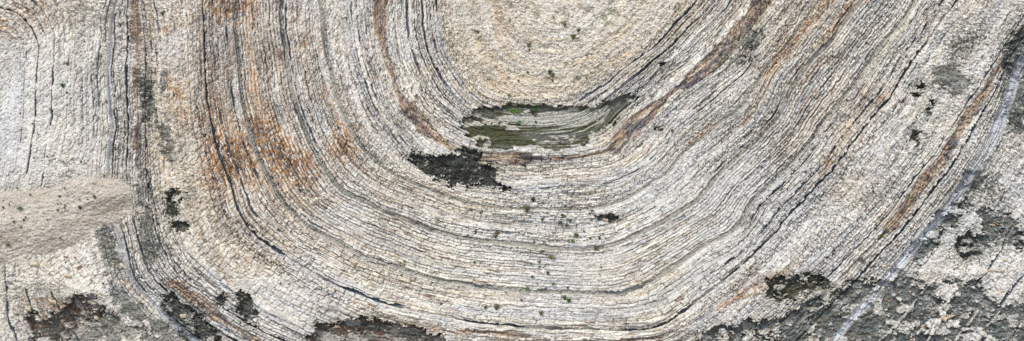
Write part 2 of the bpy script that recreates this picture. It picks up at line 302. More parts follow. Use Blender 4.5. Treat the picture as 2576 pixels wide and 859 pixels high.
mixc(col(.30, .19, .15), wid * sstep(.60, .68, fbm(s / 14, t / 4, 531, 3)) * 1.2)
mixc(col(.33, .21, .17), np.clip(rust + .25, 0, 1) * sstep(.55, .68, fbm(s / 70, t / 5, 461, 3)) * .6 * (1 - .6 * CORE) * sstep(1800, 1200, X * 1.0) )
rs = (rust * (.5 + 1.2 * fbm(s / 30, t / 11, 771, 4)) + .08 * warm) * .9
mixc(col(.66, .43, .20), sstep(.5, .8, rs + .5 * (idb - .5)) * .6 * (id1 > .45))
mixc(RUST, sstep(.74, .95, rs + .8 * (id1 - .5)) * .75)
mixc(DBROWN, sstep(.86, 1.0, rs + .85 * (idc - .55)) * .75)
mixc(WHITE, sstep(.66, .74, a3) * np.clip(rust, 0, 1) * .7)
mixc(col(.44, .42, .38), grey * .0 + sstep(.45, .8, grey * (.55 + .9 * n_md)) * .55)
mixc(MUDG, sstep(.55, .7, grey * (.6 + .8 * n_md) + .45 * (id2 - .5)) * .85)
mixc(col(.60, .57, .52), dust * (.35 + .6 * n_md) * .75)
mixc(col(.55, .58, .61), np.clip(blob(45,220,20,120,8)*.9 + blob(15,340,40,90)*.6 + blob(110,300,150,200)*.25, 0, 1) * .7 * (.5 + n_md))
mixc(WHITE * .98, LEFT * .25)

sp = fbm(s / 3.4, t / 2.3, 501, 2)
mixc(col(.17, .12, .09), sstep(.70, .78, sp + .16 * (n_lo - .5) + .10 * rust + .14 * BOT) * .55 * (.4 + .6 * GR) * (1 - .65 * CORE) * (1 - .7 * dust))
mixc(col(.30, .26, .22), (b3 > .86) * .5 * GR * (1 - .6 * CORE) * (1 - .6 * dust))
mixc(WHITE * 1.04, (b3 < .16) * .6 * (1 - rust))
mixc(col(.24, .18, .13), BOT * sstep(.48, .62, fbm(s / 22, t / 6, 551, 3)) * .85); H -= .12 * BOT * sstep(.48, .62, fbm(s / 22, t / 6, 551, 3))
# shale partings between thin beds: real thin dark layers
lines = prof(t, LPROF)
lq = prof(q, [(-60,1.25),(30,1.25),(45,1.1),(58,.75),(75,.5),(105,.5),(120,.8),(135,1.0),(180,1.05)])
bh = h32(k, 0, 23)
lv = lines * lq * (.55 + .9 * fbm(s / 130, t / 12, 141, 3))
pl_on = sstep(.42, .60, lv + .5 * (bh - .5) + .3*(vnoise(s/17, k*7.7, 143)-.5)) * (1 - CORE) * (1 - .7 * dust) * (1 - .8 * rubm)
pline = pl_on * sstep(.6, .25, (tb - bnd[k]) / (1.5 + 1.5 * bh * lines)) * (.35 + .65 * sstep(.3, .5, fbm(s / 16, k * 3.1, 481, 2)))
mixc(SLATE * 1.25, pline * (.62 + .3 * sstep(1100, 700, X)))
H -= .08 * pline

for i, (t0, hw, st, vis) in enumerate([(x_, 1.5, .85, [(-50,1),(38,1),(50,.55),(62,.2),(110,.2),(122,.6),(135,.9),(220,1)]) for x_ in (441, 452, 462, 474, 485, 497, 508, 520, 533)] +
      [(x_, 1.4, .7, [(-50,.9),(45,.9),(60,.3),(115,.2),(130,.8),(220,.8)]) for x_ in (338, 356, 377, 392, 588, 597, 615, 642, 655, 246, 259, 288, 196)] +
      [(x_, 1.5, .75, [(-50,1),(48,1),(62,.5),(110,.5),(125,.8),(220,.9)]) for x_ in (57, 66, 75, 97, 106, 118, 10, 32)] +
      [(x_, 1.7, .8, [(-50,.9),(22,.9),(30,1),(52,1),(60,.6),(125,.5),(220,.9)]) for x_ in (752, 762, 770, 812, 831, 842, 850, 880, 893, 908, 741)] +
      [(x_, 1.3, .6, [(-50,.6),(25,.6),(35,.1),(140,.1),(160,.5),(220,.5)]) for x_ in (676, 701, 722, 935, 962, 985, 1030)]):
    I = np.abs(t - t0) < 9; sI = s[I]; tI = t[I]; z0 = sI * 0
    o_ = prof(q[I], vis); nz_ = fbm(sI / 48 + i * 3.7, z0 + i * 5.3, 721, 3)
    jag = 3.0 * (h32(np.floor(sI / 8 + i * 7.3), z0 + i, 741) - .5) + 1.6 * (h32(np.floor(sI / 3.2), z0 + i, 743) - .5)
    lm = sstep(.9, -.4, np.abs(tI + jag - t0) - hw * (.15 + 1.5 * fbm(sI / 15, z0 + i * 2.9, 731, 3))) * sstep(.62, .40, nz_ + .42 * (1 - o_)) * (1 - CORE[I] * .6) * (1 - .6 * dust[I]) * (h32(np.floor(sI / 5.5), z0 + i, 745) > .22)
    ml = (lm * st)[:, None]; RGB[I] = RGB[I] * (1 - ml) + (col(.10, .125, .15) if i % 3 else col(.15, .12, .115)) * ml; H[I] -= .085 * lm
mixc(col(.52, .31, .14), (idc > .78) * sstep(.15, .7, rust + .45 * wid + .9 * (n_md - .5)) * .62)
for cx_, cy_, rx_, ry_ in ((344,65,15,46),(343,190,9,30),(342,345,14,34),(318,440,8,12),(440,715,40,14),(500,765,34,16)):
    bb = blob(cx_, cy_, rx_, ry_) * (.7 + .9 * (n_md - .2)) + .3 * (a2 - .5)
    mixc(col(.34, .25, .19), sstep(.42, .62, bb) * .85); mixc(col(.13, .09, .075), sstep(.5, .7, bb) * sstep(.5, .6, gfbm(7, 9, 781, 3)) * .85); mixc(col(.55, .42, .29), sstep(.5, .7, bb) * sstep(.56, .64, gfbm(8, 6, 783, 3)) * .8)
    H += .22 * sstep(.4, .8, bb) * gfbm(16, 16, 785, 3)
# ------------------------------------------------------------------ named seams: (level, half width, depth, darkness by fold angle, visibility by fold angle)
SEAMS = [
 ('inner', 0, 4.3, .30, [(0,.9),(25,.9),(52,.25),(70,.2),(103,.8),(120,.6),(180,.9)], [(-50,1),(60,1),(75,0),(100,0),(106,1),(220,1)]),
 ('thin inner', 21, 1.8, .2, [(0,.9),(50,.6),(100,.8),(180,.7)], [(-50,1),(55,1),(60,0),(104,0),(108,.9),(220,.9)]),
 ('second', 45, 4.3, .30, [(0,.9),(35,1),(52,.3),(70,.2),(110,.6),(180,.6)], [(-50,1),(64,1),(72,0),(108,0),(116,1),(220,1)]),
 ('third', 86, 2.3, .2, [(0,.9),(60,.5),(120,.4),(180,.6)], [(-50,1),(50,.9),(60,.3),(120,.4),(150,.7),(220,.8)]),
 ('paired', 216, 1.7, .15, [(0,.75),(60,.3),(120,.7),(180,.7)], [(-50,1),(50,1),(60,0),(100,0),(118,1),(160,1),(164,0),(220,.0)]),
 ('violet', 231, 2.1, .18, [(0,.85),(60,.6),(90,.5),(120,.8),(180,.8)], [(-50,1),(52,1),(58,.3),(92,.6),(110,1),(157,1),(161,0),(220,0)]),
 ('buff', 310, 5.6, .20, [(0,.4),(20,.4),(40,.15),(90,.1),(180,.12)], [(-50,1),(90,.9),(220,1)]),
 ('grey', 420, 5.6, .25, [(0,.6),(20,.75),(30,.9),(36,.3),(90,.15),(130,.2),(180,.2)], [(-50,1),(90,.9),(220,1)]),
 ('grey companion', 408, 1.9, .2, [(0,.95),(28,.9),(180,.5)], [(-50,1),(30,1),(40,.4),(50,0),(120,0),(135,.9),(220,.6)]),
 ('lower buff', 545, 5.4, .22, [(0,.8),(25,.85),(45,.4),(60,.35),(80,.3),(105,.15),(140,.3),(180,.35)], [(-50,1),(50,.8),(220,1)]),
 ('side', 568, 1.9, .2, [(0,.8),(180,.6)], [(-50,1),(40,.9),(55,0),(120,0),(130,.8),(220,.8)]),
 ('side two', 606, 1.9, .2, [(0,.6),(180,.8)], [(-50,1),(38,.8),(55,0),(110,0),(125,.9),(220,.9)]),
 ('great dark', 630, 3.4, .34, [(0,1),(60,.95),(90,.75),(130,.8),(180,1)], [(-50,1),(45,1),(47,.1),(50,.1),(53,1),(220,1)]),
 ('outer dark', 822, 3.4, .3, [(0,1),(60,.9),(100,.9),(180,.95)], [(-50,1),(20,.8),(24,.3),(28,1),(44,1),(55,.6),(120,.6),(132,.9),(220,1)]),
 ('outer thin', 778, 2.0, .25, [(0,.9),(180,.9)], [(-50,.8),(60,.7),(220,.7)]),
 ('left dark', 1010, 2.3, .22, [(0,.9),(180,.95)], [(-50,.8),(4,.6),(16,.9),(23,.5),(28,.0),(33,.5),(60,.6),(130,.4),(220,.9)]),
 ('left second', 1053, 2.6, .25, [(0,.9),(180,.9)], [(-50,.4),(2,.5),(7,.9),(9,.3),(11,.9),(20,.9),(24,.2),(28,0),(30,.4),(60,.6),(130,.4),(220,.9)]),
 ('left third', 1093, 1.8, .2, [(0,.8),(180,.8)], [(-50,.4),(5,.3),(20,.5),(26,.0),(29,.9),(60,.9),(130,.4),(220,.7)]),
]
cls = np.zeros(X.shape, np.int16)        # 0 = limestone of the face
PARTS = {}                               # class id -> (name, label)
seam_ids = {}
nid = 1
breakn = fbm(s / 45, t / 60, 151, 3)
for i, (nm, t0, hw, dep, dk, vis) in enumerate(SEAMS):
    I = np.abs(t - t0) < 4 * hw + 8; sI = s[I]; tI = t[I]; z0 = sI * 0; XI = X[I]; YI = Y[I]; qI = q[I]
    vs = prof(qI, vis); bf = i in (6, 7, 9)
    jag = 3.2 * (h32(np.floor(sI / 9), z0 + i, 751) - .5) + 1.8 * (h32(np.floor(sI / 3.5), z0 + i, 753) - .5)
    wv = hw * ((.75 if bf else .2) + (.5 if bf else 1.3) * fbm(sI / 26, z0 + i * 9.1, 161, 4)) + (.6 if bf else 1) * jag
    on = vs + (.5 if bf else 1.7) * (breakn[I] - .5) > .34
    m_ = sstep(.8, -.6, np.abs(tI + .5 * jag - t0) - (1 if bf else .8) * wv * np.clip(vs + .2, 0, 1)) * on
    dark = prof(qI, dk) - .12 + 1.9 * (fbm(sI / 60, tI / 30, 171 + i, 3) - .5)
    c_d = SLATE * (.8 + .7 * n_hi[I][:, None])
    c_l = (BUFF if i not in (0, 2, 4, 5) else BLUED * .85) * ((.62 if bf else .7) + .5 * fbm(XI / 6, YI / 6, 181, 3)[:, None])
    kk = sstep(.3, .62, dark)
    if bf: kk = kk * np.maximum(sstep(1.6, .6, np.abs(tI + jag - t0 - 2.6)), sstep(1.2, .4, np.abs(tI + jag - t0 + 2.8)))
    kk = kk[:, None]; cc = c_l * (1 - kk) + c_d * kk; mm = m_[:, None]
    RGB[I] = RGB[I] * (1 - mm) + cc * mm
    H[I] -= .62 * dep * m_ * (.45 + .75 * sstep(.3, .6, dark)) + .25 * m_ * (rough * hb)[I] - m_ * .05 * (fbm(XI / 5, YI / 5, 191, 3) - .5)
    cls[I] = np.where(m_ > .5, nid, cls[I]); seam_ids[nm] = nid; nid += 1

# brown weathered beds
def brown_bed(t0, hw, vis, seedn, cols):
    global RGB, H, nid
    wv = hw * (.5 + .9 * fbm(s / 60, t * 0 + seedn, 201, 3)) * prof(q, vis) * (.45 + .9 * sstep(.3, .6, fbm(s / 75, t * 0 + seedn * 7, 791, 2)))
    m_ = sstep(3, -3, np.abs(t - t0 - 8 * (fbm(s / 80, t * 0 + seedn * 3, 205, 2) - .5)) - wv - 8 * (fbm(s / 12, t / 5, 207, 3) - .5) - 4 * (A - .5)) * (wv > 1)
    nn = fbm(s / 34, t / 8, 211 + seedn, 4); n2 = fbm(s / 20, t / 9, 215 + seedn, 3)
    c = cols[0] + 0 * X[..., None]
    for th, cc in cols[1:]:
        z = sstep(th, th + .04, nn + .25 * (a4 - .5))[..., None]; c = c * (1 - z) + cc * z
    z = sstep(.58, .65, n2 + .15 * (a2 - .5) + .14 * blob(985, 170, 40, 110, 0) + .12 * blob(1720, 215, 70, 50) + .1 * blob(1600,330,50,40))[..., None] * .85; c = c * (1 - z) + col(.13, .13, .15) * z
    RGB = RGB * (1 - m_[..., None]) + c * m_[..., None]
    H += m_ * (-.05 + .45 * (nn - .5) + .12 * (a3 - .5))
    cls[m_ > .5] = nid; nid += 1
    return nid - 1
BR = [col(.56, .47, .36), (.36, col(.34, .26, .19)), (.43, col(.50, .38, .26)), (.48, col(.36, .22, .12)), (.52, col(.17, .115, .09)), (.565, col(.33, .29, .26)), (.61, col(.52, .43, .33)), (.67, col(.24, .19, .17))]
id_br = brown_bed(150, 15, [(-50,1.5),(20,1.4),(35,1.1),(48,.9),(58,.6),(75,.6),(85,.85),(100,.8),(110,.6),(125,.9),(150,1),(165,.8),(178,.9),(220,1)], 1, BR)
id_br2 = brown_bed(797, 8, [(-50,.9),(3,1),(10,.8),(14,0),(17,0),(20,.9),(24,.5),(26,0),(38,0),(41,1.2),(52,1.0),(60,.4),(120,.5),(135,.8),(150,1),(172,1),(176,0),(220,0)], 2, BR)

# ------------------------------------------------------------------ mudstone patches, where the white rock has fallen away
MUDS = [
 ('centre', [(1155,322),(1172,303),(1215,275),(1245,262),(1290,255),(1340,260),(1400,268),(1450,262),(1490,268),(1515,262),(1560,238),(1600,232),(1602,246),(1568,270),(1545,300),(1532,322),(1500,345),(1460,366),(1410,378),(1370,380),(1330,372),(1290,376),(1262,374),(1230,380),(1196,372),(1190,352),(1170,340)], 5),
 ('lower centre', [(1008,392),(1035,380),(1060,386),(1095,394),(1135,392),(1165,378),(1200,376),(1215,390),(1212,402),(1245,424),(1252,440),(1240,462),(1282,480),(1230,474),(1200,464),(1170,470),(1135,466),(1118,448),(1080,440),(1055,422),(1035,408)], 9),
 ('left limb', [(414,484),(440,478),(466,488),(468,506),(446,522),(455,545),(478,560),(474,582),(448,588),(428,572),(430,545),(418,520)], 8),
 ('lower right', [(1910,752),(1928,722),(1925,700),(1950,692),(1990,696),(2020,690),(2062,694),(2085,706),(2092,735),(2070,750),(2030,738),(2005,745),(2000,768),(1960,766)], 10),
 ('slope', [(1690,870),(1760,840),(1840,818),(1930,796),(2000,780),(2028,752),(2080,735),(2120,716),(2180,700),(2230,685),(2262,672),(2290,684),(2310,705),(2350,716),(2420,704),(2466,708),(2486,742),(2520,768),(2650,770),(2700,900),(2200,960),(1700,960)], 14),
 ('gully side', [(2268,650),(2295,618),(2330,578),(2360,550),(2385,512),(2410,478),(2425,438),(2462,425),(2490,450),(2470,478),(2452,500),(2440,528),(2425,560),(2395,582),(2370,600),(2360,632),(2320,656),(2285,668)], 13),
 ('right patch', [(2400,600),(2430,588),(2462,560),(2470,535),(2500,530),(2530,520),(2568,548),(2640,540),(2640,620),(2540,622),(2500,612),(2470,640),(2440,655),(2410,640)], 14),
 ('grey', [(2347,182),(2378,170),(2402,180),(2436,196),(2440,215),(2425,238),(2396,242),(2372,228),(2350,212)], 12),
 ('right upper', [(2286,222),(2300,212),(2322,210),(2326,226),(2308,240),(2290,236)], 7),
 ('right upper', [(2330,272),(2344,248),(2352,256),(2344,286),(2332,302),(2326,290)], 6),
 ('right upper', [(2286,346),(2300,328),(2318,328),(2310,340),(2306,364),(2288,362)], 6),
 ('grey', [(1828,154),(1848,118),(1880,72),(1915,36),(1922,56),(1895,112),(1882,160),(1850,168)], 12),
 ('right edge', [(2530,110),(2560,70),(2660,40),(2660,340),(2550,330),(2520,300),(2530,250),(2545,200),(2522,150)], 14),
 ('foot', [(585,742),(605,736),(625,745),(640,780),(655,806),(640,826),(612,816),(596,785)], 6),
 ('foot', [(535,755),(562,738),(572,750),(560,766),(543,772)], 5),
 ('foot', [(395,752),(430,740),(470,770),(520,810),(560,862),(470,862),(420,800)], 12),
 ('dark bank', [(800,812),(850,805),(920,800),(985,808),(1040,826),(1100,846),(1180,870),(1180,930),(820,930),(760,850)], 9),
 ('corner', [(62,800),(80,782),(120,790),(160,760),(205,742),(245,745),(262,775),(250,800),(200,812),(160,868),(90,868)], 8),
 ('grey', [(215,808),(260,785),(325,790),(345,820),(330,868),(180,868)], 16),
 ('grey', [(258,690),(300,715),(335,765),(395,795),(440,868),(350,868),(318,810),(280,750)], 16),
 ('grey', [(330,470),(360,480),(375,560),(392,640),(375,650),(350,560)], 16),
 ('grey', [(352,175),(385,200),(380,300),(350,320),(360,240)], 16),
 ('grey', [(395,320),(425,300),(440,350),(432,400),(412,380)], 14),
 ('grey', [(238,566),(265,545),(285,590),(292,640),(300,672),(275,668),(255,635),(240,600)], 12),
 ('hollow', [(1640,160),(1656,152),(1672,160),(1660,170)], 4),
 ('hollow', [(1652,322),(1680,318),(1692,330),(1668,340)], 5),
 ('hollow', [(1500,548),(1530,540),(1550,548),(1540,566),(1505,566)], 7),
]
lumpy = gfbm(26, 26, 251, 4)
mud_ids = []
for i, (nm, pts, am) in enumerate(MUDS):
    sd = poly_sd(pts)
    if nm == 'centre': ed = 30 * (n_md - .5) + 10 * (n_hi - .5) + 9 * (A - .5) + 12 * (fbm(s / 30, t / 5, 259, 3) - .5) - 1
    else: ed = am * 2.6 * (n_md - .5) + 10 * (np.where(rubm > .5, g1, A) - .5) + 10 * (n_hi - .5) + 9 * (b1 - .5) + am * 1.6 * (gfbm(16, 14, 257, 3) - .5)
    m_ = sstep(-1.2, 1.6, sd + ed) * (.72 if nm == 'grey' else 1)
    mixc(col(.36, .355, .31), sstep(-26, 2, sd + ed) * .55 * sstep(.38, .6, n_hi + .3 * (id2 - .5)))
    # stranded white rubble inside the patch
    if nm not in ('centre', 'dark bank', 'lower centre'):
        m_ = m_ * (1 - sstep(.585, .625, gfbm(28, 19, 511, 4) + .10 * (g1 - .5) + .06 * (b1 - .5)))
    if nm == 'centre':
        hor = fbm(s / 60, t / 5, 261, 4); 
        c = MUDG * (1.15 - .35 * blob(1190, 320, 50, 40)[..., None])
        z = sstep(.36, .5, fbm(s / 70, t / 14, 263, 3) - .3 * blob(1580, 255, 60, 30))[..., None]; c = c * (1 - z) + OLIVE * z
        top = blob(1385, 300, 120, 22, -3) * 1.15 + blob(1480, 292, 70, 16, -20) * .8 + blob(1260, 300, 50, 16) * .6 - 1.2 * blob(1195, 325, 50, 40)
        z = sstep(.46, .64, top * .75 + .9 * (hor - .38))[..., None]; c = c * (1 - z) + MUDL * 1.25 * (.8 + .4 * n_hi[..., None]) * z
        z = sstep(.635, .69, gfbm(24, 12, 601, 4) + .1 * blob(1235, 310, 50, 26))[..., None] * .9; c = c * (1 - z) + col(.50, .47, .40) * z
        z = (sstep(.66, .72, fbm(s / 90, t / 3.2, 265, 3)) * sstep(1250, 1400, X))[..., None]; c = c * (1 - z) + col(.40, .39, .33) * z
        c = c * (.55 + .9 * gfbm(3, 2.4, 267, 3))[..., None]
    else:
        c = MUDG * (.6 + .7 * lumpy)[..., None]
        z = sstep(.5, .62, n_lo + .4 * (lumpy - .5))[..., None] * .6; c = c * (1 - z) + OLIVE * 1.1 * z
        if nm in ('slope', 'right patch', 'right edge', 'gully side'):
            c = c * .55 + col(.19, .215, .22) * .45
            z = sstep(.55, .7, lumpy)[..., None] * .6; c = c * (1 - z) + col(.30, .31, .30) * z
            z = sstep(.62, .68, gfbm(13, 9, 271, 3))[..., None] * .55; c = c * (1 - z) + col(.22, .16, .10) * z
        if nm == 'lower centre': c = c * .62
        if nm == 'grey': c = c * .6 + col(.24, .245, .225) * .4
        if nm == 'dark bank' or nm == 'corner':
            c = c * .5 + col(.20, .19, .16) * .5
            z = sstep(.54, .6, fbm(s / 40, t / 12, 273, 3))[..., None] * .8; c = c * (1 - z) + col(.14, .08, .06) * z
            z = sstep(.60, .64, fbm(s / 34, t / 10, 275, 3))[..., None] * .8; c = c * (1 - z) + col(.42, .40, .36) * z
        c = c * (.5 + 1.0 * gfbm(4, 3.2, 277, 3))[..., None]
        z = sstep(.93, .96, b2 + .25 * (lumpy - .5))[..., None] * .7; c = c * (1 - z) + col(.52, .49, .44) * z
    RGB = RGB * (1 - m_[..., None]) + c * m_[..., None]
    deep = {'centre': .30, 'slope': .22, 'right edge': .2, 'gully side': .28, 'dark bank': .45, 'corner': .5, 'grey': .16}.get(nm, .33)
    H -= m_ * deep
    H -= m_ * .8 * rough * (hb * (1 - rubm) + hr * rubm)
    if nm == 'centre': H += m_ * (.05 * (gfbm(3, 3, 281, 3) - .5) + .15 * (fbm(s / 60, t / 5, 261, 4) - .5))
    else: H += m_ * (.34 * (gfbm(15, 9, 283, 4) - .5) + .10 * (b1 - .5) + .5 * (gfbm(45, 60, 285, 2) - .5))
    cls[m_ > .5] = nid; mud_ids.append(nid); nid += 1

# gully of pale blue-grey dust along the fault
gw = 4.6 * (.5 + fbm(s / 50, t * 0 + 3, 221, 3)) * prof(q, [(-50,1.1),(10,.8),(27,.7),(45,.85),(60,1.1),(120,1.9),(135,1.7),(148,1.9),(153,2.6),(160,3.4),(170,3.4),(220,2.4)])
gm = sstep(3.0, -3.5, np.abs(t - 864 - prof(X, [(0,0),(1500,0),(1600,6),(2600,6)])) - gw)
gm = gm * (1 - .45 * sstep(.54, .66, fbm(s / 50, t / 3, 233, 3)) * (X > 1200)); gc = ((BLUED * (1 - .0) + .10 * sstep(152, 146, q)[..., None] * sstep(100, 120, q)[..., None]) * (.8 + .36 * fbm(s / 20, t / 3, 231, 3))[..., None])
ga = (gm * (.66 + .34 * sstep(.4, .6, fbm(s / 25, t / 2.5, 711, 3))))[..., None]
RGB = RGB * (1 - ga) + gc * ga
H = H * (1 - 0) - .22 * gm - .5 * gm * rough * (hb * (1 - rubm) + hr * rubm)
id_gully = nid; cls[gm > .5] = nid; nid += 1
gd = sstep(1.0, -.8, np.abs(t - 856) - 3.2 * fbm(s / 40, t * 0 + 8, 241, 3)) * (vnoise(s / 60, t * 0 + 5, 243) > .35) * sstep(1200, 1100, X)
mixc(SLATE, gd); H -= .2 * gd; id_gd = nid; cls[(gd > .5) & (gm < .5)] = nid; nid += 1

# thin limestone ribs standing out of the mud slope
RIBS = [[(2516,784),(2480,832),(2452,868)],[(2466,784),(2430,830),(2400,868)],[(2368,814),(2345,845),(2330,868)],
        [(2346,712),(2303,761),(2273,797),(2240,830),(2205,868)],[(2262,692),(2228,724),(2206,748)],[(2092,752),(2060,780),(2030,802)]]
rib_ids = []
for i, pl in enumerate(RIBS):
    d = line_d(pl) + 2.5 * (n_hi - .5) - 2.3 * (.45 + fbm(s / 30, t * 0 + i, 291, 2))
    m_ = sstep(.7, -.6, d) * (vnoise(s / 22, t * 0 + i * 3.3, 293) > .22)
    mixc(col(.56, .54, .48) * (.8 + .35 * n_hi[..., None]), m_ * .95)
    H += .16 * m_ + .05 * (a1 - .5) * m_
    cls[m_ > .5] = nid; rib_ids.append(nid); nid += 1

# ------------------------------------------------------------------ scree apron on the left
sdS = poly_sd([(-400,520),(-100,505),(0,498),(60,478),(130,458),(200,450),(272,450),(306,462),(324,486),(318,512),(292,522),(270,545),(240,572),(212,592),(180,612),(148,634),(108,652),(60,648),(0,660),(-150,680),(-400,700)])
dth = sstep(-44, 8, sdS + 40 * (n_md - .5)) * sstep(.62, .5, b3 + .0 * X) * .8
mixc(SCREE, dth * (.5 + .5 * n_hi))
sm = sstep(-5, 6.0, sdS + 22 * (n_md - .5) + 9 * (n_hi - .5) + 5 * (g1 - .5))
wv_ = fbm(X / 120 + .004 * Y, (Y + .22 * X) / 9, 301, 4)
sc = SCREE * (.92 + .12 * (wv_[..., None] - .2)) ; sc = sc * (.72 + .56 * gfbm(3, 2.4, 303, 3)[..., None]); sc = sc * (.86 + .28 * gfbm(40, 22, 304, 4)[..., None])
z = sstep(.93, .95, b3)[..., None] * .8; sc = sc * (1 - z) + col(.66, .62, .56) * z
z = sstep(.6, .7, fbm(X / 90, (Y + .2 * X) / 30, 305, 4))[..., None] * .35; sc = sc * (1 - z) + col(.36, .30, .23) * z
HS = -.30 + .50 * sstep(-44, 40, sdS + 22 * (n_md - .5)) + .25 * sstep(20, 80, sdS) - 6 * (sdS < -60) + .04 * (wv_ - .5) + .25 * (gfbm(60, 36, 307, 4) - .5) + .07 * (b1 - .5) * (b2 > .5) + .09 * (gfbm(7, 5, 309, 3) - .5) + .12 * (gfbm(24, 15, 311, 3) - .5) + 1.6 * (gfbm(330, 330, 101, 3) - .5) - .09 * sstep(6, 0, np.abs(Y + .28 * (X - 200) - 585) + 3) * sstep(260, 60, X)
sm = sstep(-.03, .05, HS - H) * (sdS > -70); RGB = RGB * (1 - sm[..., None]) + sc * sm[..., None]
H = H * (1 - sm) + HS * sm
id_scree = 999; cls[sm > .5] = id_scree

# overhang above the bottom left hollow and dark bank
H += .25 * blob(150, 715, 150, 34, 12) + .25 * blob(1000, 785, 200, 22, 8) + .3 * sstep(-.5, .5, 0 * X) * blob(2420, 690, 80, 14, 0)
RGB = np.clip(RGB, .015, .85)

# ------------------------------------------------------------------ materials
def rock_material(name, bump=.35, rough_=.9, scale=9.0, var=.22):
    m = bpy.data.materials.new(name); m.use_nodes = True; n = m.node_tree.nodes; l = m.node_tree.links
    b = n['Principled BSDF']; b.inputs['Roughness'].default_value = rough_; b.inputs['Specular IOR Level'].default_value = .25
    at = n.new('ShaderNodeAttribute'); at.attribute_name = 'albedo'
    tc = n.new('ShaderNodeTexCoord')
    n1 = n.new('ShaderNodeTexNoise'); n1.inputs['Scale'].default_value = scale; n1.inputs['Detail'].default_value = 5; n1.inputs['Roughness'].default_value = .7
    l.new(tc.outputs['Object'], n1.inputs['Vector'])
    mr = n.new('ShaderNodeMapRange'); mr.inputs[1].default_value = .3; mr.inputs[2].default_value = .7; mr.inputs[3].default_value = 1 - var; mr.inputs[4].default_value = 1 + var * .6
    l.new(n1.outputs['Fac'], mr.inputs[0])
    mx = n.new('ShaderNodeVectorMath'); mx.operation = 'SCALE'; l.new(at.outputs['Color'], mx.inputs[0]); l.new(mr.outputs[0], mx.inputs['Scale'])
    l.new(mx.outputs[0], b.inputs['Base Color'])
    bp = n.new('ShaderNodeBump'); bp.inputs['Strength'].default_value = bump; bp.inputs['Distance'].default_value = .05
    l.new(n1.outputs['Fac'], bp.inputs['Height']); l.new(bp.outputs[0], b.inputs['Normal'])
    return m
M_ROCK = rock_material('limestone'); M_SHALE = rock_material('shale', .3, .85, 12, .3); M_MUD = rock_material('mudstone', .5, .95, 12, .3)
M_SCREE = rock_material('scree', .3, .95, 14, .15); M_BROWN = rock_material('ironstone', .4, .8, 8, .3)

# ------------------------------------------------------------------ mesh of the face, split by kind of rock
H = H.astype(np.float32)
Uc = (X - 1288) * K; Vc = (429.5 - Y) * K
co = np.empty((NY * NX, 3), np.float32)
co[:, 0] = Uc.ravel()
co[:, 1] = (Vc * VV.y + H * VN.y).ravel()
co[:, 2] = (Vc * VV.z + H * VN.z).ravel()
rgba = np.ones((NY * NX, 4), np.float32); rgba[:, :3] = RGB.reshape(-1, 3)
ii = np.arange(NY - 1)[:, None] * NX + np.arange(NX - 1)[None]
quads = np.stack([ii, ii + NX, ii + NX + 1, ii + 1], -1).reshape(-1, 4)
fcls = cls[:-1, :-1].ravel()
def build_faces(name, sel, mat, parent=None):
    qd = quads[sel]; used, inv = np.unique(qd, return_inverse=True); qd = inv.reshape(-1, 4).astype(np.int32)
    me = bpy.data.meshes.new(name); me.vertices.add(len(used)); me.vertices.foreach_set('co', co[used].ravel())
    me.loops.add(qd.size); me.loops.foreach_set('vertex_index', qd.ravel())
    me.polygons.add(len(qd)); me.polygons.foreach_set('loop_start', np.arange(0, qd.size, 4, dtype=np.int32))
    at = me.color_attributes.new('albedo', 'FLOAT_COLOR', 'POINT'); at.data.foreach_set('color', rgba[used].ravel())
    me.update(calc_edges=True); me.materials.append(mat)
    o = bpy.data.objects.new(name, me); C.objects.link(o); o.parent = parent
    return o
cliff = build_faces('cliff', fcls == 0, M_ROCK)
cliff['kind'] = 'structure'; cliff['label'] = 'cream and white cliff of thin limestone beds folded into a trough'
scree = build_faces('scree_slope', fcls == id_scree, M_SCREE)
scree['kind'] = 'structure'; scree['label'] = 'smooth tan scree slope resting against the left part of the cliff'
SEAM_LABEL = {'inner': 'dark seam bounding the cream core of the fold', 'thin inner': 'thin dark seam just outside the core', 'second': 'second dark seam outside the core',
 'third': 'thin dark line inside the brown bed', 'paired': 'thin grey line paired with the violet seam', 'violet': 'violet grey seam outside the brown bed', 'buff': 'buff grey mudstone band under the fold',
 'grey': 'grey band, dark on the left limb', 'grey companion': 'thin dark line beside the grey band', 'lower buff': 'lower grey band of the trough', 'side': 'thin dark line outside the lower grey band',
 'side two': 'thin dark line inside the great dark seam', 'great dark': 'strong black seam running round the whole fold', 'outer dark': 'dark seam beside the dusty gully', 'outer thin': 'thin dark line inside the outer brown bed',
 'left dark': 'dark line among the beds near the left edge', 'left second': 'dark hooked seam near the top left corner', 'left third': 'faint outermost dark line'}
for nm, cid in seam_ids.items():
    sel = fcls == cid
    if sel.sum() > 50:
        o = build_faces('shale_seam', sel, M_SHALE, cliff); o['label'] = SEAM_LABEL[nm]
for cid, nm, lb, mt in [(id_br, 'ironstone_bed', 'brown and rust coloured bed curving round the core', M_BROWN), (id_br2, 'ironstone_bed', 'outer brown bed beside the dusty gully', M_BROWN),
                        (id_gully, 'dust_gully', 'pale blue grey dusty gully', M_SCREE), (id_gd, 'shale_seam', 'dark edge of the dusty gully', M_SHALE)]:
    sel = fcls == cid
    if sel.sum() > 50: o = build_faces(nm, sel, mt, cliff); o['label'] = lb
MUD_LABEL = {'centre': 'dark olive mud hollow with pale streaks in the middle of the trough', 'lower centre': 'dark mudstone patch below the brown bed', 'left limb': 'dark mudstone patch on the left limb',
 'slope': 'grey lumpy mud slope at bottom right', 'dark bank': 'grey brown mudstone bank at the foot', 'corner': 'brown grey mudstone hollow at bottom left'}
for cid, (nm, _, _) in zip(mud_ids, MUDS):
    sel = fcls == cid
    if sel.sum() > 50:
        o = build_faces('mudstone_patch', sel, M_MUD, cliff)
        if nm in MUD_LABEL: o['label'] = MUD_LABEL[nm]
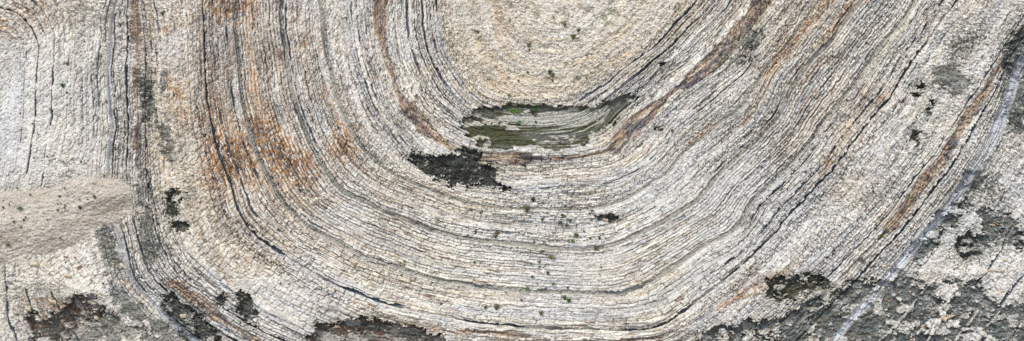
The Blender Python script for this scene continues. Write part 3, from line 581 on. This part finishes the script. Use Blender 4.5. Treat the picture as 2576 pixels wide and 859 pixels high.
for cid in rib_ids:
    sel = fcls == cid
    if sel.sum() > 50: build_faces('limestone_rib', sel, M_ROCK, cliff)['label'] = 'thin pale rib standing out of the mud slope'

# ground at the foot and the grassy top behind the edge (outside the frame)
def sheet(name, verts, faces, colr, sc_):
    me = bpy.data.meshes.new(name); me.from_pydata(verts, [], faces); o = bpy.data.objects.new(name, me); C.objects.link(o); o['kind'] = 'structure'
    m = bpy.data.materials.new(name); m.use_nodes = True; n = m.node_tree.nodes; l = m.node_tree.links
    nz = n.new('ShaderNodeTexNoise'); nz.inputs['Scale'].default_value = sc_; nz.inputs['Detail'].default_value = 8
    tc = n.new('ShaderNodeTexCoord'); l.new(tc.outputs['Object'], nz.inputs['Vector'])
    rp = n.new('ShaderNodeValToRGB'); rp.color_ramp.elements[0].position = .35; rp.color_ramp.elements[1].position = .65
    rp.color_ramp.elements[0].color = (*[c * .6 for c in colr], 1); rp.color_ramp.elements[1].color = (*colr, 1)
    l.new(nz.outputs['Fac'], rp.inputs[0]); l.new(rp.outputs[0], n['Principled BSDF'].inputs['Base Color']); n['Principled BSDF'].inputs['Roughness'].default_value = .95
    me.materials.append(m); return o
vb = (429.5 - AY[-1]) * K; zb = vb * VV.z + .5; yb = vb * VV.y
sheet('ground', [(-600, yb + 4, zb), (600, yb + 4, zb), (600, yb - 700, zb), (-600, yb - 700, zb)], [(0, 1, 2, 3)], (.32, .28, .22), .6)
vt = (429.5 - AY[0]) * K; zt = vt * VV.z; yt = vt * VV.y
sheet('hilltop', [(-600, yt + .2, zt - .7), (600, yt + .2, zt - .7), (600, yt + 300, zt + 40), (-600, yt + 300, zt + 40)], [(0, 1, 2, 3)], (.09, .11, .05), .3)

# ------------------------------------------------------------------ helpers for things on the face
def surf(fx, fy):
    i = int(np.clip(np.searchsorted(AY, fy), 1, NY - 1)); jx = int(np.clip(np.searchsorted(AX, fx), 1, NX - 1))
    p = co[i * NX + jx]; return Vector((float(p[0]), float(p[1]), float(p[2])))
def prop(o, label, cat, group=None):
    o['label'] = label; o['category'] = cat
    if group: o['group'] = group

# ------------------------------------------------------------------ plants
def leaf_mat(name, c):
    m = bpy.data.materials.new(name); m.use_nodes = True; n = m.node_tree.nodes; l = m.node_tree.links; b = n['Principled BSDF']
    b.inputs['Roughness'].default_value = .7
    g = n.new('ShaderNodeNewGeometry'); rp = n.new('ShaderNodeValToRGB')
    rp.color_ramp.elements[0].color = (*[x * .45 for x in c], 1); rp.color_ramp.elements[1].color = (*[min(1, x * 1.6) for x in c], 1)
    l.new(g.outputs['Random Per Island'], rp.inputs[0]); l.new(rp.outputs[0], b.inputs['Base Color']); return m
LM = {'green': leaf_mat('green_leaves', (.07, .17, .04)), 'dark': leaf_mat('dark_leaves', (.045, .085, .035)), 'bright': leaf_mat('bright_leaves', (.10, .24, .02)),
      'olive': leaf_mat('olive_grass', (.20, .22, .10)), 'dry': leaf_mat('dry_grass', (.26, .20, .11))}
LM['stem'] = leaf_mat('stem_bark', (.12, .09, .06))
def plant_meshes(rad, hgt, n, seed, blade):
    r = random.Random(seed); bm = bmesh.new(); st = bmesh.new()
    for i in range(n):
        a = r.uniform(0, 6.283); e = r.uniform(.15, 1.45); rr = r.random() ** .5
        if blade:                                           # grass blades
            b0 = Vector((r.uniform(-.3, .3) * rad, r.uniform(-.2, .2) * rad, 0)); tip = b0 + Vector((math.cos(a) * rad * rr, -abs(math.sin(a)) * rad * rr * .7, hgt * r.uniform(.5, 1)))
            sd_ = Vector((math.sin(a), math.cos(a), 0)) * rad * .07; mid = (b0 + tip) * .5 + Vector((0, 0, hgt * .15))
            vs = [bm.verts.new(p) for p in (b0 - sd_, b0 + sd_, mid + sd_ * .8, tip, mid - sd_ * .8)]; bm.faces.new(vs)
        else:
            c = Vector((math.cos(a) * math.cos(e) * rad, math.sin(a) * math.cos(e) * rad * .7 - .1 * rad, hgt * .5 + math.sin(e) * hgt * .5 * r.uniform(.2, 1))) * (.45 + .55 * rr)
            sz = rad * r.uniform(.13, .26); d1 = Vector((r.gauss(0, 1), r.gauss(0, 1), r.gauss(0, .6))).normalized(); d2 = d1.cross(Vector((r.gauss(0, 1), r.gauss(0, 1), r.gauss(0, 1)))).normalized()
            vs = [bm.verts.new(c + q_) for q_ in (-d1 * sz, d2 * sz * .5, d1 * sz, -d2 * sz * .5)]; bm.faces.new(vs)
    for i in range(4):
        a = r.uniform(0, 6.283); tp = Vector((math.cos(a) * rad * .5, math.sin(a) * rad * .35, hgt * .7)); wd = Vector((rad * .04, 0, 0)); wy = Vector((0, rad * .04, 0))
        b_ = [st.verts.new(p) for p in (-wd, wy, wd, tp)]
        for tri in ((0, 1, 3), (1, 2, 3), (2, 0, 3)): st.faces.new([b_[q_] for q_ in tri])
    return bm, st
def to_obj(name, bm, mat, parent=None):
    me = bpy.data.meshes.new(name); bm.to_mesh(me); bm.free(); me.materials.append(mat); o = bpy.data.objects.new(name, me); C.objects.link(o); o.parent = parent; return o
PLANTS = [  # x, y, radius (drawing units), tone, grassy?
 (1421,521,4,'green',0),(1489,532,5,'green',0),(1483,538,4,'dark',0),(1416,550,8,'olive',1),(1415,545,5,'bright',1),(1409,563,6,'dark',0),(1434,557,5,'olive',1),(1425,569,6,'dark',0),(1449,594,6,'bright',1),(1484,600,4,'green',1),
 (1507,600,5,'olive',1),(1469,583,4,'dark',0),(1341,505,6,'dark',1),(1354,509,5,'green',0),(1367,512,4,'green',0),(1326,528,9,'olive',1),(1244,527,3,'green',0),(1209,537,4,'olive',1),(1186,530,4,'olive',1),(1364,554,5,'olive',1),
 (1251,591,7,'dry',1),(1246,597,5,'olive',1),(1196,585,5,'olive',1),(1304,624,4,'green',0),(1369,609,4,'green',0),(1344,610,4,'dark',0),(1327,632,7,'olive',0),(1364,633,5,'green',0),(1387,649,8,'olive',0),(1441,608,5,'bright',0),
 (1451,594,5,'olive',1),(1499,627,6,'olive',1),(1357,661,5,'olive',1),(1378,687,5,'green',1),(1339,697,5,'green',0),(1351,713,4,'bright',0),(1391,715,5,'green',0),(1326,727,6,'bright',0),(1361,731,6,'green',0),(1373,728,5,'dark',0),
 (1419,751,6,'olive',1),(1431,758,6,'green',1),(1249,774,7,'olive',1),(1221,774,5,'olive',1),(1194,661,4,'green',1),(1109,767,4,'olive',1),(1361,789,6,'olive',1),(1009,694,4,'green',0),(1031,523,3,'green',0),
 (1281,243,5,'green',0),(1271,251,4,'green',0),(1292,283,8,'bright',0),(1303,285,6,'bright',0),(1347,277,6,'bright',0),(1340,285,5,'dark',1),(1275,277,4,'green',0),(1307,308,5,'bright',0),(1268,322,6,'green',0),(1222,354,6,'dark',0),
 (1549,357,4,'green',0),(1573,363,4,'bright',0),(1316,264,5,'green',1),(1147,420,5,'green',0),(1253,285,5,'dry',1),(1346,290,5,'dry',1),(1277,352,4,'dark',0),
 (210,10,4,'green',0),(412,37,7,'olive',1),(572,25,4,'green',0),(160,218,6,'green',1),(318,168,3,'green',0),(172,163,5,'olive',1),(450,170,4,'green',0),(250,357,3,'green',0),(182,402,4,'green',0),(215,412,4,'bright',0),(204,408,4,'olive',1),(162,408,4,'green',0),
 (165,474,4,'dark',0),(60,526,7,'green',0),(204,524,5,'dark',1),(240,497,5,'olive',1),(156,600,4,'green',0),(4,616,5,'green',0),(29,617,6,'green',0),(47,474,4,'green',0),(260,444,4,'olive',1),(222,502,3,'olive',1),(168,524,4,'olive',1),
 (2284,387,4,'green',0),(2397,372,5,'olive',1),(2382,397,5,'olive',1),(2217,596,5,'bright',1),(2199,609,6,'green',1),(2232,584,5,'olive',1),(2297,502,6,'bright',1),(2169,657,5,'olive',1),(1698,30,4,'green',0),(1615,118,4,'dark',0),
 (924,65,4,'green',0),(956,180,4,'green',0),(969,203,4,'green',0),(1066,302,4,'green',0),(1683,18,3,'dark',0),(1330,118,6,'olive',1),(1390,192,6,'olive',1),(1390,205,4,'olive',1),(1383,185,5,'dark',1),(1442,96,7,'olive',1),(1455,80,5,'dark',1),(1420,66,5,'olive',1)]
_r = random.Random(12)
while len(PLANTS) < 165:
    zz = _r.choice([(10,290,485,600),(10,290,485,600),(10,290,485,600),(1150,1520,500,760),(1170,1360,262,330),(1240,1480,10,215),(2180,2300,480,640),(30,230,180,430)])
    px_, py_ = _r.uniform(zz[0], zz[1]), _r.uniform(zz[2], zz[3])
    if zz[2] == 485 and py_ > 640 - .62 * px_: continue
    PLANTS.append((px_, py_, _r.choice((3, 3, 4)), _r.choice(('olive', 'olive', 'dark', 'green')), 1))
def region(x, y):
    if x < 330 and 440 < y < 650: return 'on the tan scree slope at left'
    if x < 700: return 'on the pale beds of the left limb'
    if 1150 < x < 1600 and 230 < y < 372: return 'on the mud hollow inside the fold'
    if y < 230 and 1230 < x < 1700: return 'in the cream core of the fold'
    if x > 2150: return 'along the brown bed on the right limb'
    if x < 1160: return 'among the curved beds left of the trough'
    if y > 640: return 'on the lowest beds of the trough'
    return 'on the middle beds of the trough'
TONE = {'green': 'mid green', 'dark': 'very dark green', 'bright': 'bright yellow green', 'olive': 'dull olive', 'dry': 'dry straw brown'}
SPECIAL = {(1292,283): 'widest bright green shrub, on the pale streaked ledge of the dark mud hollow', (1347,277): 'bright green shrub right of the white boulder on the mud hollow ledge',
 (1416,550): 'tall olive green grass tuft, tallest plant below the trough centre', (60,526): 'flat green shrub in the middle of the tan scree slope', (1281,243): 'green shrub at the cream rubble edge above the mud hollow',
 (412,37): 'pale olive grass tuft high on the left limb', (1387,649): 'wide olive bush below the middle grey band', (1326,727): 'bright green shrub on the lower grey band'}
protos = {}
for i, (x, y, r_, tone, blade) in enumerate(PLANTS):
    p = surf(x, y + r_ * .5); nme = 'grass_tuft' if blade else 'shrub'
    root = bpy.data.objects.new(nme, None); C.objects.link(root); root.location = p + VN * .02; root.empty_display_size = .2
    sc_ = r_ * K * (1.2 if r_ > 4 else 1.0)
    key = (tone, blade, i % 3)
    if key not in protos:
        bm, st = plant_meshes(1, 1.5 if not blade else 2.0, 110 if not blade else 90, i, blade)
        f_ = to_obj('blades' if blade else 'foliage', bm, LM[tone], root); g_ = to_obj('stem', st, LM['stem'], root); protos[key] = (f_, g_)
    else:
        for src in protos[key]:
            c_ = src.copy(); C.objects.link(c_); c_.parent = root
    root.scale = (sc_, sc_, sc_); root.rotation_euler = (0, 0, random.uniform(-.6, .6))
    kindw = 'grass tuft' if blade else 'leafy shrub'
    size = 'small' if r_ < 5 else 'medium' if r_ < 7 else 'large'
    if (x, y) in SPECIAL: prop(root, SPECIAL[(x, y)], 'shrub' if not blade else 'grass tuft')
    else:
        lb = f'{size} {TONE[tone]} {kindw} {region(x, y)}'
        prop(root, lb, 'shrub' if not blade else 'grass tuft', lb)

# ------------------------------------------------------------------ loose blocks
def stone_mesh(seed, flat=.6, blocky=True):
    r = random.Random(seed); bm = bmesh.new()
    for i in range(16):
        if blocky: p = Vector((r.choice((-1, 1)) * r.uniform(.7, 1), r.choice((-1, 1)) * r.uniform(.55, 1) * .8, r.choice((-1, 1)) * r.uniform(.6, 1) * flat))
        else: p = Vector((r.gauss(0, 1), r.gauss(0, 1), r.gauss(0, 1))).normalized(); p = Vector((p.x, p.y * .85, p.z * flat))
        bm.verts.new(p)
    res = bmesh.ops.convex_hull(bm, input=bm.verts)
    bmesh.ops.delete(bm, geom=list({e for e in res['geom_interior'] + res['geom_unused'] if isinstance(e, bmesh.types.BMVert)}), context='VERTS')
    bmesh.ops.bevel(bm, geom=list(bm.edges), offset=.05, segments=1, affect='EDGES')
    return bm
def stone_mat(name, c, var=.35):
    m = bpy.data.materials.new(name); m.use_nodes = True; n = m.node_tree.nodes; l = m.node_tree.links; b = n['Principled BSDF']; b.inputs['Roughness'].default_value = .9
    nz = n.new('ShaderNodeTexNoise'); nz.inputs['Scale'].default_value = 2.2; nz.inputs['Detail'].default_value = 6
    tc = n.new('ShaderNodeTexCoord'); l.new(tc.outputs['Object'], nz.inputs['Vector'])
    rp = n.new('ShaderNodeValToRGB'); rp.color_ramp.elements[0].position = .35; rp.color_ramp.elements[1].position = .6
    rp.color_ramp.elements[0].color = (*[x * (1 - var) * q_ for x, q_ in zip(c, (1, .9, .8))], 1); rp.color_ramp.elements[1].color = (*c, 1)
    l.new(nz.outputs['Fac'], rp.inputs[0]); l.new(rp.outputs[0], b.inputs['Base Color'])
    bp = n.new('ShaderNodeBump'); bp.inputs['Strength'].default_value = .5; bp.inputs['Distance'].default_value = .1; l.new(nz.outputs['Fac'], bp.inputs['Height']); l.new(bp.outputs[0], b.inputs['Normal'])
    return m
SM = {'white': stone_mat('white_stone', (.68, .65, .6)), 'cream': stone_mat('cream_stone', (.66, .57, .43)), 'grey': stone_mat('grey_stone', (.30, .31, .30)), 'brown': stone_mat('brown_stone', (.33, .22, .14))}
smesh = {(sd_, cn): None for sd_ in range(6) for cn in SM}
def add_stone(x, y, r_, cn, label, group=None, asp_=1.4, rot=None):
    sd_ = random.randrange(6)
    if smesh[(sd_, cn)] is None:
        me = bpy.data.meshes.new('boulder'); bm = stone_mesh(sd_); bm.to_mesh(me); bm.free(); me.materials.append(SM[cn]); smesh[(sd_, cn)] = me
    o = bpy.data.objects.new('boulder', smesh[(sd_, cn)]); C.objects.link(o)
    rr = r_ * K; o.location = surf(x, y) + VN * rr * .12
    o.scale = (rr * asp_ * random.uniform(.85, 1.1), rr * .8, rr * random.uniform(.8, 1.05)); o.rotation_euler = (random.uniform(-.35, .35), rot if rot is not None else random.uniform(-.5, .5), random.uniform(-.6, .6))
    prop(o, label, 'boulder', group); return o
NAMED = [(1325,281,6,'white','rounded white boulder between the two bright shrubs on the mud hollow',1.4),(1345,353,5,'cream','small cream boulder sitting alone on the olive mud, left of a grey pair',1.0),(1376,358,5,'white','small pale boulder in the middle of the olive mud bottom edge',1.3),
 (1409,357,5,'grey','small grey boulder on the olive mud, right of two pale boulders',1.3),(2399,799,10,'cream','large cream boulder in the middle of the lower right mud slope',1.3),(2378,803,9,'cream','cream boulder left of the largest boulder on the mud slope',1.0),
 (2228,670,7,'cream','cream block beside the dusty gully near its middle',1.2),(2354,764,4,'white','small round white boulder on the mud slope above the ribs',1.0),(2396,862,9,'white','white boulder at the bottom edge between two ribs',1.5),
 (2238,812,9,'white','angular white boulder on the long rib near the bottom',1.3),(2325,822,8,'cream','pale boulder high between the left ribs',1.1),(93,795,8,'cream','cream block on the brown hollow at bottom left',1.4),
 (30,671,7,'white','flat white slab left below the scree slope',2.2),(92,664,10,'cream','big square cream block below the scree slope',1.1),(165,668,7,'white','flat pale slab below the right end of the scree',1.7),
 (98,720,9,'cream','rounded cream block in the middle of the lower left rubble',1.1),(238,803,8,'cream','pale block beside the brown hollow, right side',1.2),(305,668,6,'cream','cream block on the rubble ridge near the dusty gully',1.2),
 (1820,780,9,'white','broken white boulder group on the mud slope edge near the bottom',1.4),(460,796,7,'cream','pale round block in the dark mud at lower left',1.2),(1665,322,5,'cream','cream block in the small dark hollow of the right limb',1.6),
 (2470,690,8,'white','white block at the lip above the mud slope',1.2),(1988,332,6,'white','white block standing out on the right limb',1.3),(1520,553,7,'cream','rounded cream block in the small dark hollow below the trough',1.6),
 (615,748,5,'grey','grey block in the dark patch at the foot of the left limb',1.2),(1218,410,6,'cream','cream block on the lower dark mudstone patch',1.3)]
for x, y, r_, cn, lb, ap in NAMED: add_stone(x, y, r_, cn, lb, None, ap)
ZONES = [('pale angular boulders strewn over the grey lower right mud slope', (2120,2576,715,860), 70, (2.5,6), ('white','cream','cream','white','grey')),
 ('pale boulders scattered on the white rubble right of the gully', (2400,2576,380,700), 28, (3,6), ('white','cream')),
 ('tumbled blocks in the lower left rubble', (10,330,640,855), 60, (3,7), ('cream','white','cream','brown')),
 ('small stones resting on the tan scree slope', (5,290,470,640), 44, (1.6,3), ('white','cream')),
 ('blocks tumbled along the mud bank at the foot of the trough', (830,1200,795,856), 24, (3,6), ('cream','white','brown')),
 ('blocks among grey rubble at the top right', (2370,2560,40,260), 26, (3,6), ('cream','white','grey')),
 ('small pale stones on the lower dark mudstone patch', (1020,1240,385,470), 14, (2,4), ('white','cream')),
 ('loose blocks at the edge of the dark patches near the bottom right', (1900,2110,690,790), 20, (3,6), ('white','cream'))]
rr_ = random.Random(3)
for lb, (x0, x1, y0, y1), n_, (ra, rb_), cns in ZONES:
    c_ = 0
    while c_ < n_:
        x = rr_.uniform(x0, x1); y = rr_.uniform(y0, y1)
        if 'scree' in lb:
            iy = np.searchsorted(AY, y); ix = np.searchsorted(AX, x)
            if cls[iy, ix] != id_scree: continue
        cn = rr_.choice(cns); r_ = rr_.uniform(ra, rb_) if rr_.random() > .6 else ra
        add_stone(x, y, r_, cn, lb.replace('boulders', 'boulder').replace('blocks', 'block').replace('stones', 'stone') + (', ' + {'white':'whitish','cream':'creamy','grey':'grey','brown':'brown'}[cn]), lb); c_ += 1
print('verts', NX * NY, 'parts', nid)
